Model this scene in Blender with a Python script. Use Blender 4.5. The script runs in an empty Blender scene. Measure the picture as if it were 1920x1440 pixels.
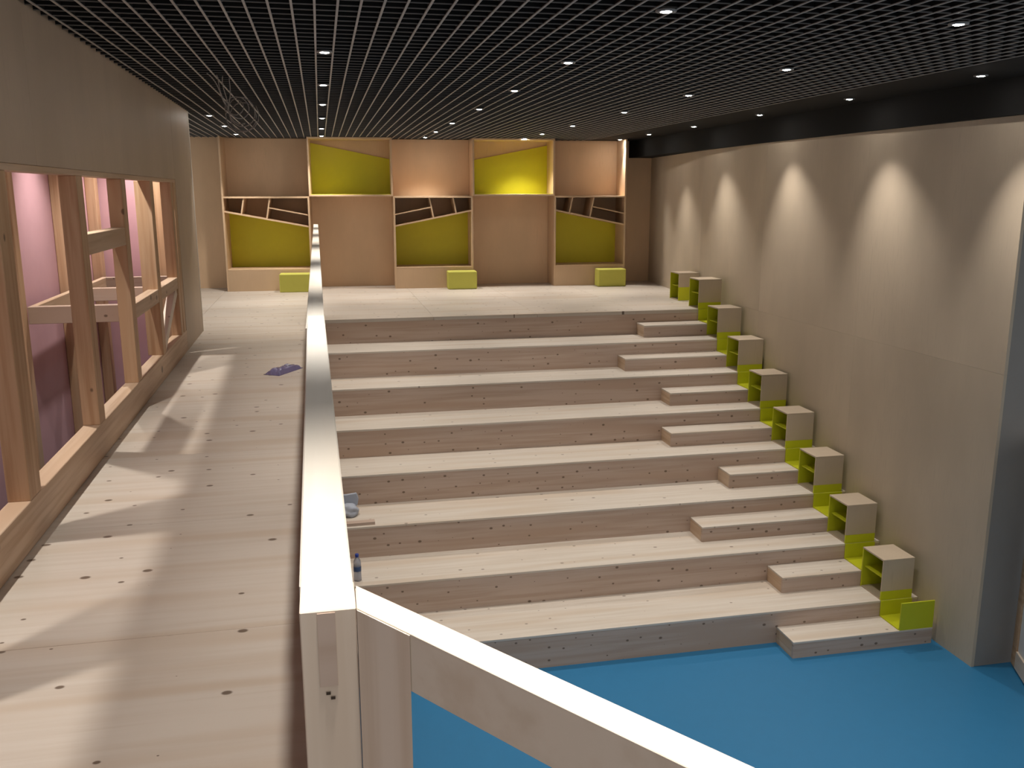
import bpy, bmesh, math, random
from mathutils import Matrix, Vector, noise

random.seed(7)
S = bpy.context.scene
COL = S.collection

# ------------------------------------------------------------------ camera
F_PX, YAW, PITCH, ROLL = 1693.75, .2053, .209, .0016
cy, sy, cp, sp = math.cos(YAW), math.sin(YAW), math.cos(PITCH), math.sin(PITCH)
fw = Vector((sy*cp, cy*cp, -sp)); rt = Vector((cy, -sy, 0)); dn = fw.cross(rt)
cr, sr = math.cos(ROLL), math.sin(ROLL)
rt, dn = cr*rt + sr*dn, -sr*rt + cr*dn
camd = bpy.data.cameras.new('camera'); cam = bpy.data.objects.new('camera', camd); COL.objects.link(cam)
camd.sensor_width = 36; camd.lens = F_PX/1920*36; camd.clip_start = .02; camd.clip_end = 100
cam.matrix_world = Matrix(((rt.x, -dn.x, -fw.x, 0), (rt.y, -dn.y, -fw.y, 0), (rt.z, -dn.z, -fw.z, 1.6), (0, 0, 0, 1)))
S.camera = cam

# ------------------------------------------------------------------ world, exposure
w = bpy.data.worlds.new('world'); S.world = w; w.use_nodes = True
w.node_tree.nodes['Background'].inputs[0].default_value = (.95, .93, .9, 1)
w.node_tree.nodes['Background'].inputs[1].default_value = .54
S.view_settings.view_transform = 'Standard'; S.view_settings.look = 'None'
S.view_settings.gamma = 1; S.view_settings.use_curve_mapping = False
S.view_settings.exposure = 0.0
LAMP_W = 146.0            # radiant power of one ceiling spot
LAMP_COL = (1, .935, .86)

# ------------------------------------------------------------------ measured layout (metres, platform at z = 0)
RISE, RUN, Y0 = .321, .6564, 11.773          # tier height, tier depth, platform edge
CEIL = 2.494
LOW = -8*RISE                                # blue floor
WALL_PTS = ((6.4, 5.53), (8.55, 5.50), (10.7, 5.478), (12.85, 5.57), (16.1, 5.905), (16.3, 5.93))
def wall_x(y):                               # right wall runs slightly out of square
    for (a, xa), (b, xb) in zip(WALL_PTS, WALL_PTS[1:]):
        if y <= b: return xa + (xb-xa)*(y-a)/(b-a)
    return WALL_PTS[-1][1]
BACK_A = -.045                               # back wall turns the same way

# ------------------------------------------------------------------ materials
MATS = {}
def new_mat(name):
    m = bpy.data.materials.new(name); m.use_nodes = True
    nt = m.node_tree; b = nt.nodes['Principled BSDF']
    MATS[name] = m
    return m, nt, b
def N(nt, t, **kw):
    n = nt.nodes.new(t)
    for k, v in kw.items(): setattr(n, k, v)
    return n
def obj_coord(nt, scale):
    tc = N(nt, 'ShaderNodeTexCoord'); oi = N(nt, 'ShaderNodeObjectInfo')
    mu = N(nt, 'ShaderNodeMath', operation='MULTIPLY'); mu.inputs[1].default_value = 37.0
    nt.links.new(oi.outputs['Random'], mu.inputs[0])
    ad = N(nt, 'ShaderNodeVectorMath', operation='ADD')
    nt.links.new(tc.outputs['Object'], ad.inputs[0]); nt.links.new(mu.outputs[0], ad.inputs[1])
    sc = N(nt, 'ShaderNodeVectorMath', operation='MULTIPLY'); sc.inputs[1].default_value = scale
    nt.links.new(ad.outputs[0], sc.inputs[0])
    return sc.outputs[0], ad.outputs[0]
def mixc(nt, a, b, fac, mode='MIX'):
    mx = N(nt, 'ShaderNodeMix', data_type='RGBA', blend_type=mode)
    for i, v in ((6, a), (7, b), (0, fac)):
        if hasattr(v, 'is_linked'): nt.links.new(v, mx.inputs[i])
        elif isinstance(v, tuple): mx.inputs[i].default_value = (*v, 1)
        else: mx.inputs[i].default_value = v
    return mx.outputs[2]
def ramp(nt, v, a, b):
    r = N(nt, 'ShaderNodeMapRange', interpolation_type='SMOOTHSTEP')
    r.inputs[1].default_value = a; r.inputs[2].default_value = b
    nt.links.new(v, r.inputs[0]); return r.outputs[0]
def pine(name, col, axis, flat=None, knots=.5, kscale=6.0, grain=.16, rough=.5, kr=.16, dark=.75):
    """knotty softwood, grain along axis 0/1/2"""
    m, nt, b = new_mat(name)
    g = [26.0]*3; g[axis] = 1.1
    gv, raw = obj_coord(nt, g)
    n1 = N(nt, 'ShaderNodeTexNoise'); n1.inputs['Scale'].default_value = 1.0; n1.inputs['Detail'].default_value = 4
    nt.links.new(gv, n1.inputs['Vector'])
    dk = tuple(c*(1-grain*1.7*f) for c, f in zip(col, (.75, 1.0, 1.25)))
    c = mixc(nt, dk, col, ramp(nt, n1.outputs[0], .32, .62))
    # broad lamellas: slow tone shift across the boards
    s2 = [7.5]*3; s2[axis] = .5
    v2 = N(nt, 'ShaderNodeVectorMath', operation='MULTIPLY'); v2.inputs[1].default_value = s2; nt.links.new(raw, v2.inputs[0])
    n2 = N(nt, 'ShaderNodeTexNoise'); n2.inputs['Scale'].default_value = 1.0; n2.inputs['Detail'].default_value = 1; nt.links.new(v2.outputs[0], n2.inputs['Vector'])
    c = mixc(nt, c, tuple(x*f for x, f in zip(col, (.90, .84, .78))), ramp(nt, n2.outputs[0], .48, .72))
    # knots
    s3 = [kscale]*3; s3[axis] = kscale*.72
    if flat is not None: s3[flat] = .0
    v3 = N(nt, 'ShaderNodeVectorMath', operation='MULTIPLY'); v3.inputs[1].default_value = s3; nt.links.new(raw, v3.inputs[0])
    vo = N(nt, 'ShaderNodeTexVoronoi'); vo.inputs['Scale'].default_value = 1.0
    if flat is None: nt.links.new(v3.outputs[0], vo.inputs['Vector'])
    else:
        vo.voronoi_dimensions = '2D'
        sx = N(nt, 'ShaderNodeSeparateXYZ'); cx = N(nt, 'ShaderNodeCombineXYZ'); nt.links.new(v3.outputs[0], sx.inputs[0])
        ax = [i for i in range(3) if i != flat]
        nt.links.new(sx.outputs[ax[0]], cx.inputs[0]); nt.links.new(sx.outputs[ax[1]], cx.inputs[1])
        nt.links.new(cx.outputs[0], vo.inputs['Vector'])
    sep = N(nt, 'ShaderNodeSeparateColor'); nt.links.new(vo.outputs['Color'], sep.inputs[0])
    rad = N(nt, 'ShaderNodeMath', operation='MULTIPLY'); rad.inputs[1].default_value = kr; nt.links.new(sep.outputs[0], rad.inputs[0])
    dv = N(nt, 'ShaderNodeMath', operation='DIVIDE'); nt.links.new(vo.outputs['Distance'], dv.inputs[0]); nt.links.new(rad.outputs[0], dv.inputs[1])
    kn = ramp(nt, dv.outputs[0], 1.0, .55)
    on = N(nt, 'ShaderNodeMath', operation='LESS_THAN'); on.inputs[1].default_value = knots; nt.links.new(sep.outputs[1], on.inputs[0])
    k2 = N(nt, 'ShaderNodeMath', operation='MULTIPLY'); nt.links.new(kn, k2.inputs[0]); nt.links.new(on.outputs[0], k2.inputs[1])
    k3 = N(nt, 'ShaderNodeMath', operation='MULTIPLY'); k3.inputs[1].default_value = dark; nt.links.new(k2.outputs[0], k3.inputs[0])
    c = mixc(nt, c, (.085, .05, .028), k3.outputs[0])
    nt.links.new(c, b.inputs['Base Color'])
    b.inputs['Roughness'].default_value = rough
    b.inputs['Specular IOR Level'].default_value = .3
    bp = N(nt, 'ShaderNodeBump'); bp.inputs['Strength'].default_value = .06; bp.inputs['Distance'].default_value = .002
    nt.links.new(n1.outputs[0], bp.inputs['Height']); nt.links.new(bp.outputs[0], b.inputs['Normal'])
    return m
def board(name, col, rough=.55, mott=.07, spec=.3):
    """smooth sheet board with faint cloudiness"""
    m, nt, b = new_mat(name)
    gv, raw = obj_coord(nt, [1.6, 1.6, .7])
    n1 = N(nt, 'ShaderNodeTexNoise'); n1.inputs['Scale'].default_value = 1.0; n1.inputs['Detail'].default_value = 5
    nt.links.new(gv, n1.inputs['Vector'])
    s2 = N(nt, 'ShaderNodeVectorMath', operation='MULTIPLY'); s2.inputs[1].default_value = (60, 60, 5); nt.links.new(raw, s2.inputs[0])
    n2 = N(nt, 'ShaderNodeTexNoise'); n2.inputs['Scale'].default_value = 1.0; nt.links.new(s2.outputs[0], n2.inputs['Vector'])
    c = mixc(nt, tuple(x*(1-mott*1.6) for x in col), tuple(x*(1+mott*.4) for x in col), ramp(nt, n1.outputs[0], .3, .7))
    c = mixc(nt, c, tuple(x*(1-mott) for x in col), ramp(nt, n2.outputs[0], .5, .8))
    nt.links.new(c, b.inputs['Base Color'])
    b.inputs['Roughness'].default_value = rough; b.inputs['Specular IOR Level'].default_value = spec
    return m
def plain(name, col, rough=.5, spec=.4, metal=0, emit=None, trans=0, alpha=1):
    m, nt, b = new_mat(name)
    tc = N(nt, 'ShaderNodeTexCoord'); n1 = N(nt, 'ShaderNodeTexNoise'); n1.inputs['Scale'].default_value = 9
    nt.links.new(tc.outputs['Object'], n1.inputs['Vector'])
    c = mixc(nt, tuple(x*.93 for x in col), col, n1.outputs[0]); nt.links.new(c, b.inputs['Base Color'])
    b.inputs['Roughness'].default_value = rough; b.inputs['Specular IOR Level'].default_value = spec; b.inputs['Metallic'].default_value = metal
    b.inputs['Transmission Weight'].default_value = trans
    if emit:
        b.inputs['Emission Color'].default_value = (*emit[0], 1); b.inputs['Emission Strength'].default_value = emit[1]
    return m

PALE = (.64, .575, .50)
pine('pine_x', (.52, .405, .335), 0, flat=1, knots=.55, kscale=9.5, kr=.15, grain=.11)
pine('pine_tread', PALE, 0, flat=2, knots=.4, kscale=5.5, kr=.10, grain=.06, dark=.6)
pine('pine_deck', (.55, .49, .425), 0, flat=2, knots=.72, kscale=5.4, kr=.105, grain=.05, dark=.85, rough=.42)
pine('pine_y', (.62, .47, .34), 1, knots=.4, kscale=5, kr=.2)
pine('pine_z', (.58, .40, .255), 2, knots=.35, kscale=5, kr=.16, grain=.18)
pine('pine_rail', (.70, .67, .61), 0, knots=.3, kscale=7, kr=.16, grain=.05, rough=.45)
pine('pine_post', (.76, .66, .565), 2, knots=.7, kscale=9, kr=.26, grain=.12, dark=.5)
pine('pine_diag', (.72, .635, .54), 0, knots=.5, kscale=12, kr=.22, grain=.08, dark=.5)
board('ply_wall', (.55, .455, .345), .5)
board('ply_left', (.52, .42, .32), .5)
board('ply_back', (.72, .505, .32), .5)
board('ply_shelf', (.64, .45, .285), .5)
board('ply_cube', (.53, .43, .32), .5)
plain('lime', (.60, .54, .025), .45, .35)
plain('lime_cube', (.56, .58, .018), .45, .35)
plain('lime_pouf', (.56, .54, .11), .7, .2)
plain('pink', (.60, .36, .41), .6, .25)
plain('black_paint', (.013, .013, .013), .8, .2)
plain('plenum', (.006, .006, .0065), .9, .1)
plain('grid_long', (.42, .40, .38), .5, .3)
plain('grid_cross', (.17, .165, .16), .6, .3)
plain('lamp_ring', (.25, .25, .25), .4, .5)
plain('lamp_lens', (.9, .9, .85), .3, .4, emit=((1, .94, .87), 220))
plain('vinyl_blue', (.026, .17, .345), .42, .35)
plain('grey_wall', (.30, .28, .26), .6, .3)
plain('white_paint', (.75, .73, .70), .5, .3)
plain('white_edge', (.78, .74, .66), .5, .3)
plain('wire', (.30, .27, .25), .6, .3)
plain('cap_blue', (.02, .05, .32), .35, .5)
plain('label_blue', (.05, .09, .2), .4, .4)
plain('bottle_plastic', (.55, .56, .62), .15, .5, trans=.55)
plain('cloth_grey', (.42, .45, .52), .85, .1)
plain('wrap_purple', (.17, .15, .27), .25, .6)
plain('wrap_white', (.75, .74, .8), .3, .5)
plain('dark_gap', (.06, .045, .035), .8, .1)
plain('screw', (.35, .33, .3), .4, .5, metal=.8)

# ------------------------------------------------------------------ builders
WM = {}     # world matrices of what has been linked
def link(o, parent=None, mw=None):
    COL.objects.link(o)
    mw = mw or Matrix.Identity(4)
    if parent is not None:
        o.parent = parent; o.matrix_parent_inverse = WM[parent.as_pointer()].inverted()
    o.matrix_basis = mw
    WM[o.as_pointer()] = mw
    return o
def tag(o, label=None, cat=None, group=None, kind=None):
    if label: o['label'] = label
    if cat: o['category'] = cat
    if group: o['group'] = group
    if kind: o['kind'] = kind
    return o
def thing(name, loc, label=None, cat=None, group=None, kind=None, rz=0):
    o = bpy.data.objects.new(name, None); o.empty_display_size = .1
    link(o, None, Matrix.Translation(loc) @ Matrix.Rotation(rz, 4, 'Z'))
    return tag(o, label, cat, group, kind)
def finish(bm, name, mat, parent, mw, smooth=False):
    me = bpy.data.meshes.new(name); bmesh.ops.recalc_face_normals(bm, faces=bm.faces); bm.to_mesh(me); bm.free()
    if smooth:
        for p in me.polygons: p.use_smooth = True
    me.materials.append(MATS[mat])
    return link(bpy.data.objects.new(name, me), parent, mw)
def box(name, x0, x1, y0, y1, z0, z1, mat, parent=None, bev=.003, fr=None):
    """axis box; fr = (pivot_x, pivot_y, angle) turns it about a vertical axis"""
    bm = bmesh.new(); bmesh.ops.create_cube(bm, size=1)
    d = Vector((x1-x0, y1-y0, z1-z0))
    for v in bm.verts: v.co = Vector((v.co.x*d.x, v.co.y*d.y, v.co.z*d.z))
    if bev: bmesh.ops.bevel(bm, geom=list(bm.edges), offset=min(bev, min(d)*.3), segments=1, affect='EDGES')
    mw = Matrix.Translation(((x0+x1)/2, (y0+y1)/2, (z0+z1)/2))
    if fr:
        p = Matrix.Translation((fr[0], fr[1], 0)); mw = p @ Matrix.Rotation(fr[2], 4, 'Z') @ p.inverted() @ mw
    return finish(bm, name, mat, parent, mw)
def prism(name, pts, a0, a1, mat, parent=None, axis=2, bev=0, fr=None):
    """polygon extruded along an axis; pts are the two other coordinates in order"""
    def P(p, a):
        if axis == 2: return Vector((p[0], p[1], a))
        if axis == 1: return Vector((p[0], a, p[1]))
        return Vector((a, p[0], p[1]))
    cs = [P(p, a) for p in pts for a in (a0, a1)]
    c = sum(cs, Vector())/len(cs)
    bm = bmesh.new()
    lo = [bm.verts.new(P(p, a0)-c) for p in pts]; hi = [bm.verts.new(P(p, a1)-c) for p in pts]
    bm.faces.new(lo); bm.faces.new(hi)
    n = len(pts)
    for i in range(n): bm.faces.new((lo[i], lo[(i+1) % n], hi[(i+1) % n], hi[i]))
    bmesh.ops.recalc_face_normals(bm, faces=bm.faces)
    if bev: bmesh.ops.bevel(bm, geom=list(bm.edges), offset=bev, segments=1, affect='EDGES')
    mw = Matrix.Translation(c)
    if fr:
        p = Matrix.Translation((fr[0], fr[1], 0)); mw = p @ Matrix.Rotation(fr[2], 4, 'Z') @ p.inverted() @ mw
    return finish(bm, name, mat, parent, mw)
def beam(name, a, b, wid, hei, mat, parent=None, bev=.002, up=Vector((0, 0, 1))):
    """bar from a to b (centre line), wid sideways, hei upwards; local x runs along it"""
    a, b = Vector(a), Vector(b); d = b-a; L = d.length; x = d.normalized()
    y = up.cross(x).normalized(); z = x.cross(y)
    bm = bmesh.new(); bmesh.ops.create_cube(bm, size=1)
    for v in bm.verts: v.co = Vector((v.co.x*L, v.co.y*wid, v.co.z*hei))
    if bev: bmesh.ops.bevel(bm, geom=list(bm.edges), offset=bev, segments=1, affect='EDGES')
    c = (a+b)/2
    mw = Matrix(((x.x, y.x, z.x, c.x), (x.y, y.y, z.y, c.y), (x.z, y.z, z.z, c.z), (0, 0, 0, 1)))
    return finish(bm, name, mat, parent, mw)
def lathe(name, prof, mat, parent=None, loc=(0, 0, 0), seg=20):
    bm = bmesh.new(); rings = []
    for r, z in prof:
        rings.append([bm.verts.new((r*math.cos(2*math.pi*i/seg), r*math.sin(2*math.pi*i/seg), z)) for i in range(seg)])
    for A, B in zip(rings, rings[1:]):
        for i in range(seg): bm.faces.new((A[i], A[(i+1) % seg], B[(i+1) % seg], B[i]))
    bm.faces.new(rings[0]); bm.faces.new(rings[-1])
    return finish(bm, name, mat, parent, Matrix.Translation(loc), smooth=True)
def tube(name, pts, r, mat, parent=None, seg=6):
    bm = bmesh.new(); rings = []
    c = sum((Vector(p) for p in pts), Vector())/len(pts)
    pts = [Vector(p)-c for p in pts]
    for i, p in enumerate(pts):
        t = (pts[min(i+1, len(pts)-1)]-pts[max(i-1, 0)]).normalized()
        u = t.cross(Vector((.31, .17, .94))).normalized(); v = t.cross(u)
        rings.append([bm.verts.new(p+r*(math.cos(2*math.pi*k/seg)*u+math.sin(2*math.pi*k/seg)*v)) for k in range(seg)])
    for A, B in zip(rings, rings[1:]):
        for i in range(seg): bm.faces.new((A[i], A[(i+1) % seg], B[(i+1) % seg], B[i]))
    bm.faces.new(rings[0]); bm.faces.new(rings[-1])
    return finish(bm, name, mat, parent, Matrix.Translation(c), smooth=True)

# ================================================================== SETTING
# ---- decks
deck = thing('floor', (0, 7, -.04), 'pale knotty pine deck of walkway and top landing', 'floor', kind='structure')
LEFT_END = -1.50
ys = [.8, 2.03, 3.27, 4.5, 5.74, 6.98, 8.21, 9.45, 10.69, Y0]
for a, b in zip(ys, ys[1:]):
    box('floor_panel', LEFT_END, -.075, a+.001, b-.001, -.04, 0, 'pine_deck', deck, bev=.0012)
xs = [-3.0, -1.6, -.02, 1.4, 2.8, 4.2, 6.1]
for a, b in zip(xs, xs[1:]):
    for c, d in ((Y0, 13.2), (13.2, 14.7), (14.7, 16.3)):
        x1 = b
        if b > 6:
            prism('floor_panel', [(a+.001, c+.001), (wall_x(c), c+.001), (wall_x(d), d-.001), (a+.001, d-.001)], -.045, 0, 'pine_deck', deck)
        else:
            box('floor_panel', a+.001, b-.001, c+.001, d-.001, -.045, 0, 'pine_deck', deck, bev=.0012)
box('floor_panel', LEFT_END, -.075, -1.2, .799, -.04, 0, 'pine_deck', deck, bev=.0012)
low = box('floor_lower', -3.0, 9.5, -3.0, 9.9, LOW-.05, LOW, 'vinyl_blue', None, bev=0)
tag(low, 'smooth blue vinyl floor at the foot of the seating steps', 'floor', kind='structure')

# ---- right wall, panelled; the seam runs level at z = .1
wr = thing('wall_right', (5.6, 11, LOW), 'tan plywood panel wall beside the seating steps', 'wall', kind='structure')
AR = math.atan(.041)
seams = [6.4, 8.55, 10.7, 12.85, 16.1]
for a, b in zip(seams, seams[1:]):
    for z0, z1 in ((LOW, .0995), (.1005, 2.2)):
        prism('wall_panel', [(wall_x(a+.0006), a+.0006), (wall_x(b-.0006), b-.0006), (wall_x(b-.0006)+.03, b-.0006), (wall_x(a+.0006)+.03, a+.0006)], z0, z1, 'ply_wall', wr)
prism('backing', [(wall_x(6.42)+.031, 6.42), (wall_x(16.1)+.031, 16.1), (wall_x(16.1)+.12, 16.1), (wall_x(6.42)+.12, 6.42)], LOW, 2.2, 'dark_gap', wr)
ret = box('wall_front', 5.535, 9.5, 6.405, 6.5, LOW, CEIL, 'grey_wall', None, bev=0)
tag(ret, 'grey-brown return wall round the corner of the panelled wall', 'wall', kind='structure')

# ---- back wall
BFR = (0, 16.16, BACK_A)
bw = box('wall_back', -3.2, 6.4, 16.16, 16.26, -.05, 2.75, 'ply_back', None, bev=0, fr=BFR)
tag(bw, 'dark tan wall behind the niche shelving', 'wall', kind='structure')
# ---- black bulkhead above the right wall
bh = prism('trim_1', [(5.46, 6.4), (wall_x(6.4)+.12, 6.4), (wall_x(16.2)+.1, 16.2), (5.46, 16.2)], 2.2, 2.56, 'black_paint', None)
tag(bh, 'black boxed bulkhead along the top of the panel wall', 'bulkhead', kind='structure')

# ---- ceiling: black void, hung grid, plain black border
ce = thing('ceiling', (2, 9, CEIL), 'black open grid ceiling with grey bars', 'ceiling', kind='structure')
box('void_panel', -3.2, 9.5, .6, 16.3, 3.0, 3.05, 'plenum', ce, bev=0)
box('border_panel', 4.70, 5.46, .6, 16.2, CEIL, CEIL+.06, 'black_paint', ce, bev=0)
box('border_panel', 5.46, 9.5, .6, 6.4, CEIL, CEIL+.06, 'black_paint', ce, bev=0)
SP = .111
bar_me = {}
def bar(kind, pos, L):
    if kind not in bar_me:
        fl, fh, bw_, bh_, mt = (.012, .005, .005, .045, 'grid_long') if kind == 'y' else (.007, .005, .004, .040, 'grid_cross')
        bm = bmesh.new()
        for i, (wd, z0, z1) in enumerate(((fl, 0, fh), (bw_, fh, bh_))):
            r = bmesh.ops.create_cube(bm, size=1)
            for v in r['verts']:
                sx, sy_ = (wd, L) if kind == 'y' else (L, wd)
                v.co = Vector((v.co.x*sx, v.co.y*sy_, z0 + (v.co.z+.5)*(z1-z0)))
                for f in v.link_faces: f.material_index = i
        me = bpy.data.meshes.new('grid_bar'); bm.to_mesh(me); bm.free()
        me.materials.append(MATS[mt]); me.materials.append(MATS['black_paint']); bar_me[kind] = me
    return link(bpy.data.objects.new('grid_bar', bar_me[kind]), ce, Matrix.Translation(pos))
x = .127 - 21*SP
while x < 4.69:
    bar('y', (x, 8.5, CEIL), 15.4); x += SP
y = 1.2
GX0 = .127-21*SP
while y < 16.1:
    bar('x', ((GX0+4.7)/2, y, CEIL+.0052), 4.7-GX0); y += SP*1.25

# ================================================================== SEATING STEPS
ORD = ['first', 'second', 'third', 'fourth', 'fifth', 'sixth', 'seventh']
def tier(k):
    yf, yb, z = Y0-k*RUN, Y0-(k-1)*RUN, -k*RISE
    n = 8-k
    t = thing('bench_tier', (2.5, yf+.3, z-RISE), {1: 'long pine seating tier just below the top landing', 7: 'lowest long pine seating tier, rising straight from the blue floor'}.get(k, 'long knotty pine seating tier, %s up from the blue floor' % ORD[n-1]), 'bench')
    t['group'] = 'stepped pine seating tiers'
    prism('tread', [(0, yf), (wall_x(yf)-.003, yf), (wall_x(yb+.03)-.003, yb+.03), (0, yb+.03)], z-.022, z, 'pine_tread', t, bev=.002)
    box('riser', 0, wall_x(yf)-.004, yf+.001, yf+.03, z-RISE, z-.022, 'pine_x', t, bev=0)
for k in range(1, 8): tier(k)
t = box('landing_riser', 0, wall_x(Y0)-.004, Y0+.001, Y0+.03, -RISE, -.0455, 'pine_x', None, bev=0)
tag(t, 'knotty pine riser board under the edge of the top landing', 'riser')

CX0, CX1, CD, CH, TH = 5.113, 5.447, .345, .412, .016
LEFTS = [4.211, 3.729, 4.091, 3.853, 4.292, 3.695, 4.262, 4.04]
for k in range(8):
    yk = Y0-k*RUN; z0 = -(k+1)*RISE; z1 = z0+RISE/2
    w_ = ['on the tier just below the landing', 'on the second tier below the landing', 'on the third tier below the landing', 'on the fourth tier below the landing', 'on the fourth tier up from the blue floor'.replace('fourth', 'third'), 'on the second tier up from the blue floor', 'on the lowest seating tier', 'standing on the blue floor'][k]
    t = thing('step_block', (4.7, yk-.15, z0), 'low pine step block ' + w_, 'step', 'half-height pine step blocks beside the cubbies')
    xr = CX1+(.02 if k == 7 else 0)
    box('tread', LEFTS[k], xr, yk-.312, yk-.001, z1-.02, z1, 'pine_tread', t, bev=.002)
    box('riser', LEFTS[k]+.001, xr, yk-.311, yk-.285, z0, z1-.02, 'pine_x', t, bev=0)
    box('side_panel', LEFTS[k]+.001, LEFTS[k]+.027, yk-.285, yk-.002, z0, z1-.02, 'pine_y', t, bev=0)

# ---- cubbies and the green trays between them
def cubby(x0, x1, yf, z, label, low=.09):
    t = thing('cubby', ((x0+x1)/2, yf+CD/2, z), label, 'cubby', 'plywood cubbies with green insides')
    box('top', x0, x1, yf, yf+CD, z+CH-TH, z+CH, 'ply_cube', t, bev=.0015)
    box('front_panel', x0, x1, yf, yf+TH, z+low, z+CH-TH, 'ply_cube', t, bev=.0015)
    box('back_panel', x0, x1, yf+CD-TH, yf+CD, z, z+CH-TH, 'lime_cube', t, bev=.0015)
    box('inner_panel', x1-TH, x1, yf+TH, yf+CD-TH, z, z+CH-TH, 'lime_cube', t, bev=0)
    box('lining', x0+.004, x1-TH, yf+TH, yf+TH+.004, z+.012, z+CH-TH, 'lime_cube', t, bev=0)
    box('shelf', x0+.03, x1-TH, yf+TH+.004, yf+CD-TH, z+.205, z+.218, 'lime_cube', t, bev=.001)
    box('bottom', x0+.002, x1-TH, yf+TH, yf+CD-TH, z, z+.012, 'ply_cube', t, bev=0)
    box('kick_panel', x0, x1, yf, yf+TH, z, z+low, 'lime_cube', t, bev=.001)
for k in range(8):
    yk = Y0-k*RUN; z = -k*RISE
    where = ['at the front edge of the top landing', 'on the tier just below the landing', 'on the second tier below the landing', 'on the third tier below the landing', 'on the fourth tier below the landing', 'on the third tier up from the blue floor', 'on the second tier up from the blue floor', 'on the lowest seating tier'][k]
    cubby(CX0, CX1, yk+.0005, z, 'plywood cubby with green inside ' + where)
    zs = z-RISE/2
    t = thing('green_tray', ((CX0+CX1)/2, yk-.15, zs), 'lime green corner tray ' + ['below the cubby at the landing edge', 'below the cubby on the first tier under the landing', 'below the cubby on the second tier under the landing', 'below the cubby on the third tier under the landing', 'below the cubby on the fourth tier under the landing', 'below the cubby on the third tier up from the blue floor', 'below the cubby on the second tier up from the blue floor', 'on the step block that stands on the blue floor'][k], 'tray', 'lime green trays between the cubbies')
    box('floor_plate', CX0, CX1, yk-(.311 if k < 7 else .297), yk-.014, zs, zs+.012, 'lime_cube', t, bev=.001)
    box('upright_plate', CX0, CX1, yk-.014, yk-.001, zs, z-.0005, 'lime_cube', t, bev=.001)
    if k == 7:
        box('end_plate', CX0+.005, CX1+.02, yk-.311, yk-.297, zs, zs+.272, 'lime_cube', t, bev=.0015)
cubby(5.225, 5.545, 12.79, 0, 'plywood cubby with green inside standing alone on the top landing', low=.2)

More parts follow.
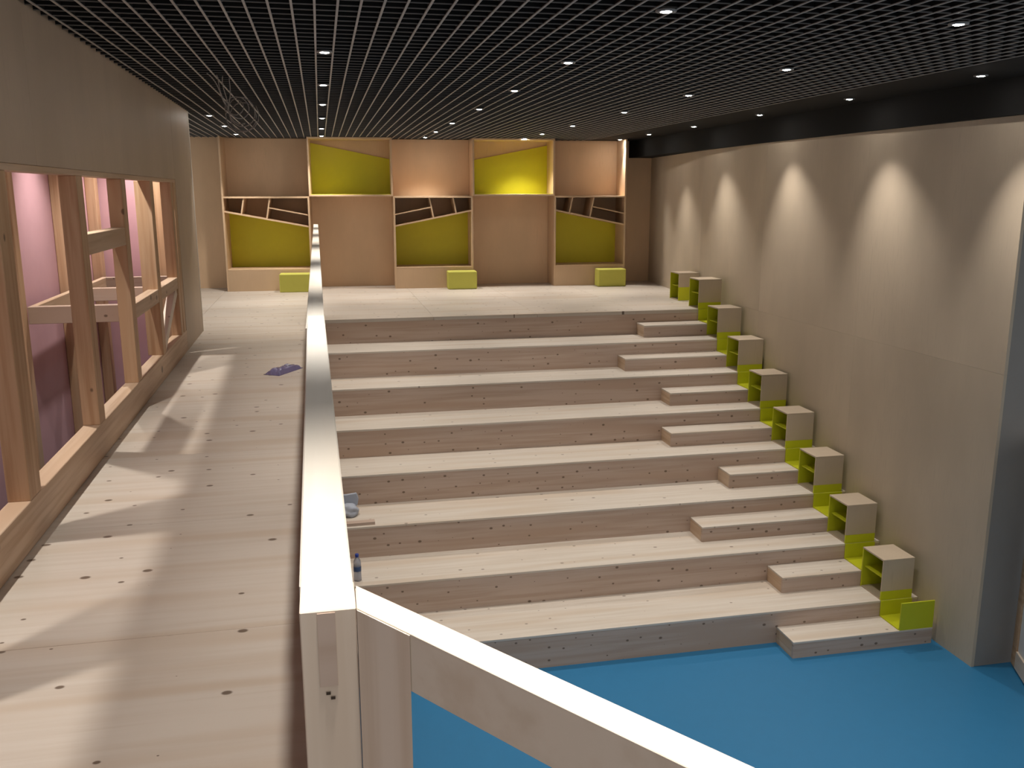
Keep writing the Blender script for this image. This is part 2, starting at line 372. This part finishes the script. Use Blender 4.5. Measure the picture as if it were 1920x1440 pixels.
# ================================================================== BACK SHELVING
BX = [-1.56, -.17, 1.20, 2.54, 3.95, 5.22]
YF = 15.52
UFR = (0, YF, BACK_A)
DEP, MID, TOP, T = .58, 1.54, 2.49, .028
def ubox(name, x0, x1, d0, d1, z0, z1, mat, par, bev=.002): return box(name, x0, x1, YF+d0, YF+d1, z0, z1, mat, par, bev=bev, fr=UFR)
def uprism(name, pts, d0, d1, mat, par): return prism(name, pts, YF+d0, YF+d1, mat, par, axis=1, fr=UFR)
bay_word = {0: 'beside the timber house', 2: 'between the two blank panels', 4: 'beside the panel wall'}
for i in range(5):
    x0, x1 = BX[i], BX[i+1]
    cx = (x0+x1)/2; yy = YF+DEP/2+BACK_A*cx
    if i % 2 == 0:
        t = thing('seat_niche', (cx, yy, 0), 'lower plywood seat niche with green back and slanted shelves, ' + bay_word[i], 'niche', 'plywood seat niches along the back wall')
        fl = (i == 2)
        ubox('side_panel', x0, x0+T, 0, DEP, 0, MID, 'ply_shelf', t); ubox('side_panel', x1-T, x1, 0, DEP, 0, MID, 'ply_shelf', t)
        ubox('top_panel', x0+T, x1-T, 0, DEP, MID-T, MID, 'ply_shelf', t)
        a, b = x0+T, x1-T
        zl, zr = (1.05, 1.30) if fl else (1.30, 1.05)
        sl = lambda x: zl+(zr-zl)*(x-a)/(b-a)
        ubox('seat_front', a, b, .0, .02, 0, .335, 'ply_shelf', t)
        ubox('seat_top', a, b, 0, DEP-.02, .335, .36, 'ply_shelf', t)
        uprism('back_panel', [(a, .36), (b, .36), (b, sl(b)), (a, sl(a))], DEP-.02, DEP, 'lime', t)
        uprism('back_board', [(a, sl(a)), (b, sl(b)), (b, MID-T), (a, MID-T)], DEP-.02, DEP, 'ply_shelf', t)
        uprism('slanted_shelf', [(a, sl(a)-.012), (b, sl(b)-.012), (b, sl(b)+.012), (a, sl(a)+.012)], .015, DEP-.02, 'ply_shelf', t)
        n = Vector((-(zr-zl), (b-a))).normalized()       # upright direction of the dividers
        tops = []
        for f in ((.5, .8) if fl else (.2, .5)):
            xb = a+(b-a)*f; zb = sl(xb)+.012
            h = (MID-T-zb)
            dx = -n.x/n.y*h*-1 if False else n.x/n.y*h
            uprism('divider', [(xb-.011, zb), (xb+.011, zb), (xb+.011+dx, MID-T), (xb-.011+dx, MID-T)], .02, DEP-.02, 'ply_shelf', t)
            tops.append((xb, dx, zb))
        xm, dxm, zm = tops[0] if fl else tops[1]
        hm = (MID-T-zm)*.5; xm2 = xm+dxm*.5
        s = (zr-zl)/(b-a)
        if fl: uprism('small_shelf', [(a, zm+hm+s*(a-xm2)), (xm2-.011, zm+hm), (xm2-.011, zm+hm+.018), (a, zm+hm+s*(a-xm2)+.018)], .02, DEP-.02, 'ply_shelf', t)
        else: uprism('small_shelf', [(xm2+.011, zm+hm), (b, zm+hm+s*(b-xm2)), (b, zm+hm+s*(b-xm2)+.018), (xm2+.011, zm+hm+.018)], .02, DEP-.02, 'ply_shelf', t)
        p = ubox('blank_panel', x0+.001, x1-.001, DEP-.02, DEP, MID+.001, TOP, 'ply_back', None)
        tag(p, 'plain spotlit plywood panel above the seat niche ' + bay_word[i], 'panel', 'blank plywood panels along the back wall')
        ubox('end_strip', x0+.001, x0+T, 0, DEP-.02, MID+.001, TOP, 'ply_back', p) if i == 0 else None
        ubox('end_strip', x1-T, x1-.001, 0, DEP-.02, MID+.001, TOP, 'ply_back', p) if i == 4 else None
    else:
        t = thing('wall_niche', (cx, yy, MID), 'upper plywood box niche with sloping green back, green slopes ' + ('down away from the timber house' if i == 1 else 'up towards the panel wall'), 'niche', 'upper box niches along the back wall')
        ubox('side_panel', x0, x0+T, 0, DEP, MID, TOP, 'ply_shelf', t); ubox('side_panel', x1-T, x1, 0, DEP, MID, TOP, 'ply_shelf', t)
        a, b = x0+T, x1-T
        ubox('bottom_panel', a, b, 0, DEP, MID, MID+T, 'ply_shelf', t)
        ubox('green_floor', a, b, .006, DEP-.02, MID+T, MID+T+.008, 'lime', t)
        ubox('top_panel', a, b, 0, DEP, TOP-T, TOP, 'ply_shelf', t)
        zl, zr = (2.42, 2.16) if i == 1 else (2.14, 2.40)
        uprism('back_panel', [(a, MID+T), (b, MID+T), (b, zr), (a, zl)], DEP-.035, DEP-.015, 'lime', t)
        uprism('back_board', [(a, MID+T), (b, MID+T), (b, TOP-T), (a, TOP-T)], DEP-.015, DEP, 'ply_shelf', t)
        g0, g1 = (a, zl) if i == 1 else (b, zr)
        p = ubox('blank_panel', x0+.001, x1-.001, DEP-.02, DEP, .0, MID-.001, 'ply_back', None)
        tag(p, 'plain plywood panel standing on the landing ' + ('nearer the timber house' if i == 1 else 'nearer the panel wall'), 'panel', 'blank plywood panels along the back wall')
# ---- poufs
for i, x in enumerate((-.46, 2.30, 4.90)):
    yb = YF-.30+BACK_A*x
    t = box('pouf', x-.245, x+.245, yb, yb+.27, .0, .30, 'lime_pouf', None, bev=.012, fr=(x, yb, BACK_A))
    tag(t, 'lime green block pouf in front of the seat niche ' + ['beside the timber house', 'between the two blank panels', 'beside the panel wall'][i], 'pouf', 'lime green block poufs')

# ================================================================== TIMBER HOUSE on the left
HFR = (-1.36, 4.0, .008)
PX = -1.36
def hbox(name, d0, d1, y0, y1, z0, z1, mat, par, bev=.003): return box(name, PX-d1, PX-d0, y0, y1, z0, z1, mat, par, bev=bev, fr=HFR)
LINT = 1.735
wl = thing('wall_left', (PX, 6, 0), 'tan board wall above and beside the timber house front', 'wall', kind='structure')
for a, b in ((-1.0, 1.9), (1.9, 5.0), (5.0, 9.748)):
    hbox('wall_panel', 0, .02, a+.001, b-.001, LINT, 2.56, 'ply_left', wl, bev=.001)
hbox('wall_panel', 0, .02, 9.752, 11.12, 0, 2.56, 'ply_left', wl, bev=.001)
hbox('lintel_core', .021, .10, 9.80, 11.10, LINT+.004, 2.56, 'ply_left', wl, bev=0)
hbox('end_post', .021, .10, 9.80, 11.10, 0, LINT+.003, 'ply_left', wl, bev=0)
hbox('edge_strip', -.004, .10, 11.10, 11.135, 0, 2.56, 'white_edge', wl, bev=.001)
hbox('end_wall', .101, .92, 11.06, 11.12, 0, 2.56, 'ply_left', wl, bev=0)
pw = thing('wall_house', (PX-.85, 6, LOW), 'pink painted inside wall of the timber house', 'wall', kind='structure')
hbox('pink_panel', .83, .87, -1.0, 9.86, LOW, 2.56, 'pink', pw, bev=0)
hbox('pink_panel', .34, .83, 9.82, 9.86, LOW, 2.56, 'pink', pw, bev=0)
hbox('wood_panel', .10, .339, 9.815, 9.86, LOW, 2.56, 'pine_z', pw, bev=0)

fr_ = thing('timber_frame', (PX, 6, 0), 'open pine timber frame front of the play house along the walkway', 'timber frame')
hbox('sill_beam', 0, .10, -1.0, 9.75, .001, .212, 'pine_y', fr_)
hbox('head_beam', .003, .10, -1.0, 9.75, LINT-.035, LINT-.001, 'pine_y', fr_)
for a, b, d in ((2.75, 2.92, .10), (4.33, 4.50, .10), (5.76, 5.91, .10), (7.05, 7.20, .10), (8.25, 8.40, .13), (9.40, 9.53, .10)):
    hbox('post', .001, d, a, b, .212, LINT-.035, 'pine_z', fr_)
hbox('cross_rail', .003, .09, 5.91, 7.05, 1.232, 1.358, 'pine_y', fr_)
hbox('cross_rail', .003, .09, 7.20, 8.25, .675, .787, 'pine_y', fr_)
hbox('cross_rail', .003, .09, 8.40, 9.40, .675, .787, 'pine_y', fr_)
hbox('edge_post', .003, .09, 9.60, 9.747, .212, LINT-.035, 'pine_z', fr_)
# braces inside the bays
def hp(d, y, z):
    v = Vector((PX-d, y, 0)); p = Vector((HFR[0], HFR[1], 0)); q = Matrix.Rotation(HFR[2], 4, 'Z') @ (v-p) + p
    return (q.x, q.y, z)
beam('brace', hp(.05, 8.42, .23), hp(.05, 9.38, .66), .07, .09, 'pine_diag', fr_)

inner = thing('stud_wall', (PX-.78, 8, LOW), 'pine studs standing against the pink inside wall of the house', 'timber frame')
for a, b in ((3.4, 3.5), (5.6, 5.7), (7.04, 7.149), (8.41, 8.52), (9.66, 9.80)):
    hbox('stud', .739, .828, a, b, LOW+.05, 2.50, 'pine_z', inner)
hbox('sole_plate', .74, .828, .5, 9.80, LOW, LOW+.05, 'pine_y', inner)
hbox('nogging', .75, .828, 5.70, 7.04, 1.30, 1.44, 'pine_y', inner)
hbox('head_plate', .74, .828, .5, 9.80, 2.50, 2.56, 'pine_y', inner)

tb = thing('joist_frame', (PX-.4, 8.3, .67), 'open pine joist frame of the raised bunk inside the timber house', 'joist frame')
hbox('end_beam', .101, .738, 7.15, 7.22, .66, .787, 'pine_x', tb)
hbox('side_beam', .69, .738, 7.22, 9.55, .675, .787, 'pine_y', tb)
hbox('joist', .131, .69, 8.46, 8.53, .675, .787, 'pine_x', tb)
hbox('end_beam', .101, .738, 9.55, 9.62, .675, .787, 'pine_x', tb)

# ================================================================== RAILING
rl = thing('railing', (-.03, 5, 0), 'pale timber railing between the walkway and the seating steps', 'railing')
c = lambda y: -.010 - (y-.8)*.0087 if y < 2.84 else -.031-(y-3.0)*.00362
beam('top_rail', (c(.835), .8355, 1.2), (c(2.83), 2.83, 1.2), .051, .06, 'pine_rail', rl)
beam('top_rail', (c(2.85)+.0, 2.78, 1.17), (c(12.25), 12.25, 1.17), .057, .06, 'pine_rail', rl)
beam('guard_panel', (c(.83), .835, -.68), (c(2.8), 2.80, -.68), .024, 3.70, 'ply_cube', rl, bev=0)
beam('guard_panel', (-.033, 2.80, -.70), (c(Y0), Y0-.002, -.70), .024, 3.68, 'ply_cube', rl, bev=0)
beam('guard_panel', (c(Y0), Y0+.001, .57), (c(12.2), 12.2, .57), .024, 1.14, 'ply_cube', rl, bev=0)
box('post', -.0345, .0160, .776, .835, LOW, 1.23, 'pine_post', rl, bev=.001)
box('tenon', -.019, -.003, .7752, .777, 1.155, 1.2275, 'pine_x', rl, bev=0)
for (px_, pz_) in ((-.012, 1.148), (-.008, 1.143)):
    box('screw_hole', px_-.002, px_+.002, .7748, .7755, pz_-.0015, pz_+.0015, 'dark_gap', rl, bev=0)

# ---- second railing, leaving the corner post at an angle
DX, DY = .586, -.810
h = thing('railing', (.05, .72, 0), 'pale timber handrail running off at an angle from the corner post', 'railing')
nx, ny = .810, .586
A = Vector((.0163, .776)); wdt = .030
def dp(s, o): return (A.x+DX*s+nx*o, A.y+DY*s+ny*o)
q0 = dp(.0745, -.0012)
prism('post', [dp(.0022, -.0012), q0, (q0[0]+.0025, q0[1]+.03), dp(-.036, wdt*.9)], LOW, 1.2285, 'pine_post', h)
prism('top_rail', [dp(.001, .0), dp(1.6, .0), dp(1.6, wdt), dp(-.039, wdt)], 1.175, 1.23, 'pine_diag', h, bev=.0006)
a2 = dp(1.55, wdt/2)
beam('post', (*a2, LOW), (*a2, 1.175), .028, .05, 'pine_post', h)

# ================================================================== CEILING SPOTS
def downlight(x, y, label, group, z=CEIL, cone=(74, 1.0), tilt=0):
    t = thing('downlight', (x, y, z-.012), label, 'downlight', group)
    lathe('ring', [(.030, .0), (.052, .0), (.054, .006), (.050, .012), (.030, .012)], 'lamp_ring', t, (x, y, z-.012), 18)
    lathe('lens', [(.0005, -.004), (.020, -.003), (.029, .0), (.029, .008), (.0005, .008)], 'lamp_lens', t, (x, y, z-.012), 14)
    ld = bpy.data.lights.new('spot', 'SPOT'); ld.energy = LAMP_W; ld.color = LAMP_COL
    ld.spot_size = math.radians(cone[0]); ld.spot_blend = cone[1]; ld.shadow_soft_size = .028
    link(bpy.data.objects.new('spot', ld), t, Matrix.Translation((x, y, z-.03)) @ Matrix.Rotation(math.radians(-tilt), 4, 'X'))
NTH = ['first', 'second', 'third', 'fourth', 'fifth', 'sixth', 'seventh', 'eighth', 'ninth']
def spot_row(x, ys_, where, ref, group, cone=(74, 1.0), last=(94, .9), tilt=0):
    n = len(ys_)
    for i, y in enumerate(ys_):
        downlight(x, y, 'round ceiling spotlight %s, %s counted from the %s' % (where, NTH[n-1-i], ref), group, cone=last if i == n-1 else cone, tilt=tilt)
spot_row(.072, (.74, 2.65, 4.45, 6.25, 8.10, 9.85, 11.62, 13.5, 15.2), 'in the row above the railing', 'niche wall', 'ceiling spots above the railing')
spot_row(1.738, (.85, 2.70, 4.55, 6.41, 8.22, 10.07, 12.15, 13.89, 15.3), 'next to the railing row', 'niche wall', 'ceiling spots over the middle of the steps')
spot_row(3.42, (.85, 2.70, 4.575, 6.45, 8.30, 10.16, 12.34, 14.1, 15.35), 'in the row over the step blocks', 'niche wall', 'ceiling spots over the step blocks')
spot_row(5.10, (2.8, 4.65, 6.50, 8.33, 10.20, 12.15, 13.92, 15.35), 'in the black border', 'niche wall', 'ceiling spots beside the panel wall', cone=(74, .95), last=(74, .95), tilt=11)
spot_row(-1.22, (11.47, 13.21, 15.0), 'past the end of the timber house', 'niche wall', 'ceiling spots past the timber house')
spot_row(-1.76, (2.5, 4.30, 6.03, 7.85, 9.40), 'inside the timber house', 'pink end wall', 'ceiling spots inside the house', cone=(88, .9), last=(88, .9))

# ================================================================== LOOSE THINGS
# cables hanging from the grid over the walkway
cb = thing('cable_bundle', (-.66, 8.0, 2.2), 'loose coil of grey cables hanging out of the ceiling grid', 'cables')
for j in range(4):
    pts = []; ph = j*1.7; rr = .07+.016*j; wob = random.random()
    cx_, cy_, cz = -.64+.012*j, 8.05+.03*j, 2.30-.02*j
    x_top, y_top = -.80+.05*j, 7.55+.09*j
    for s_ in range(9):
        f = s_/9; pts.append((x_top+(cx_-rr-x_top)*f+.012*math.sin(5*f+ph), y_top+(cy_-y_top)*f, 2.492-(2.492-cz)*f**1.3))
    for s_ in range(24):
        a = math.pi+s_/23*2*math.pi*(.75+.28*j); k_ = 1+.18*math.sin(a*.7+ph)
        pts.append((cx_+rr*k_*math.cos(a), cy_+.05*math.sin(a+ph), cz+rr*k_*1.05*math.sin(a)-.01*s_/23))
    tube('cable', pts, .0042, 'wire', cb)
# bottle on the second tier up
bx, by, bz = .192, 7.97, -6*RISE
bo = thing('water_bottle', (bx, by, bz), 'small clear water bottle with blue cap standing by the railing', 'bottle')
lathe('body', [(.031, 0), (.035, .004), (.035, .07), (.033, .075), (.035, .08), (.035, .165), (.031, .195), (.015, .225), (.014, .24)], 'bottle_plastic', bo, (bx, by, bz), 20)
lathe('label', [(.0355, .095), (.0358, .096), (.0358, .14), (.0355, .141)], 'label_blue', bo, (bx, by, bz), 20)
lathe('cap', [(.017, .232), (.0175, .236), (.0175, .256), (.016, .26)], 'cap_blue', bo, (bx, by, bz), 16)
# crumpled grey bag and an offcut on the third tier up
def lump(name, loc, size, mat, par=None, seed=0, amp=.25):
    bm = bmesh.new(); bmesh.ops.create_icosphere(bm, subdivisions=4, radius=1)
    for v in bm.verts:
        p = v.co.copy(); q = p+Vector((seed*3.1, seed*1.7, 0))
        d = 1+amp*noise.noise(q*1.6)+amp*.55*abs(noise.noise(q*3.3))-amp*.2
        v.co = Vector((p.x*size[0]*d, p.y*size[1]*d, max(-1.0, p.z*d)*size[2]))
        if p.z < -.6: v.co.z = -size[2]*.6
        else: v.co.z = max(v.co.z, -size[2]*.6)
    return finish(bm, name, mat, par, Matrix.Translation((loc[0], loc[1], loc[2]+size[2]*.6)), smooth=True)
bz5 = -5*RISE
tag(lump('plastic_bag', (.145, 8.86, bz5), (.11, .10, .075), 'cloth_grey', seed=2), 'crumpled grey plastic bag lying on a seating tier by the railing', 'bag')
o = bpy.data.objects['plastic_bag']
flap = prism('bag_flap', [(.03, bz5+.06), (.24, bz5+.08), (.255, bz5+.155), (.235, bz5+.215), (.15, bz5+.205), (.05, bz5+.20)], 8.90, 8.93, 'cloth_grey', o, axis=1, bev=.006)
tag(box('wood_offcut', .05, .395, 8.53, 8.61, bz5, bz5+.03, 'pine_x', None, bev=.002, fr=(.2, 8.57, .03)), 'short pine offcut lying on a seating tier beside the grey bag', 'wood')
# wrapped blue packet on the walkway
pk = thing('wrapped_packet', (-.385, 8.37, 0), 'small purple-blue wrapped packet lying on the walkway deck', 'packet')
bm = bmesh.new(); bmesh.ops.create_grid(bm, x_segments=14, y_segments=6, size=.5)
top = list(bm.verts)
for v in top:
    x_, y_ = v.co.x, v.co.y
    e = (1-min(1, abs(2*y_))**4)*(1-min(1, abs(2*x_))**6)
    v.co = Vector((x_*.40, y_*.15*(1-.25*x_), .004+.045*e*(1+.5*noise.noise(Vector((x_*5, y_*4, 1)))) + .012*noise.noise(Vector((x_*9, y_*6, 3)))*e))
r = bmesh.ops.extrude_face_region(bm, geom=list(bm.faces))
for v in r['geom']:
    if isinstance(v, bmesh.types.BMVert): v.co.z = .001
PKM = Matrix.Translation((-.385, 8.37, 0)) @ Matrix.Rotation(math.radians(57), 4, 'Z')
finish(bm, 'wrapper', 'wrap_purple', pk, PKM, smooth=False)
beam('ribbon', (-.365, 8.385, .053), (-.335, 8.44, .05), .02, .004, 'wrap_white', pk, bev=.001)

# glazed door leaf round the corner on the right
dr = thing('door_1', (5.85, 6.2, LOW), 'pale wooden door leaf with a light panel beside the return wall', 'door', kind='structure')
p0, p1 = Vector((5.93, 6.36)), Vector((5.55, 5.52))
d_ = (p1-p0).normalized()
def dd(s, z): q = p0+d_*s; return (q.x, q.y, z)
beam('stile', dd(.05, LOW+.02), dd(.05, LOW+2.1), .045, .10, 'pine_z', dr, up=Vector((d_.x, d_.y, 0)))
beam('stile', dd(.85, LOW+.02), dd(.85, LOW+2.1), .045, .10, 'pine_z', dr, up=Vector((d_.x, d_.y, 0)))
beam('bottom_rail', dd(.1, LOW+.10), dd(.8, LOW+.10), .045, .16, 'pine_diag', dr)
beam('top_rail', dd(.1, LOW+2.05), dd(.8, LOW+2.05), .045, .10, 'pine_diag', dr)
beam('panel', dd(.1, LOW+1.09), dd(.8, LOW+1.09), .012, 1.82, 'white_paint', dr, bev=0)
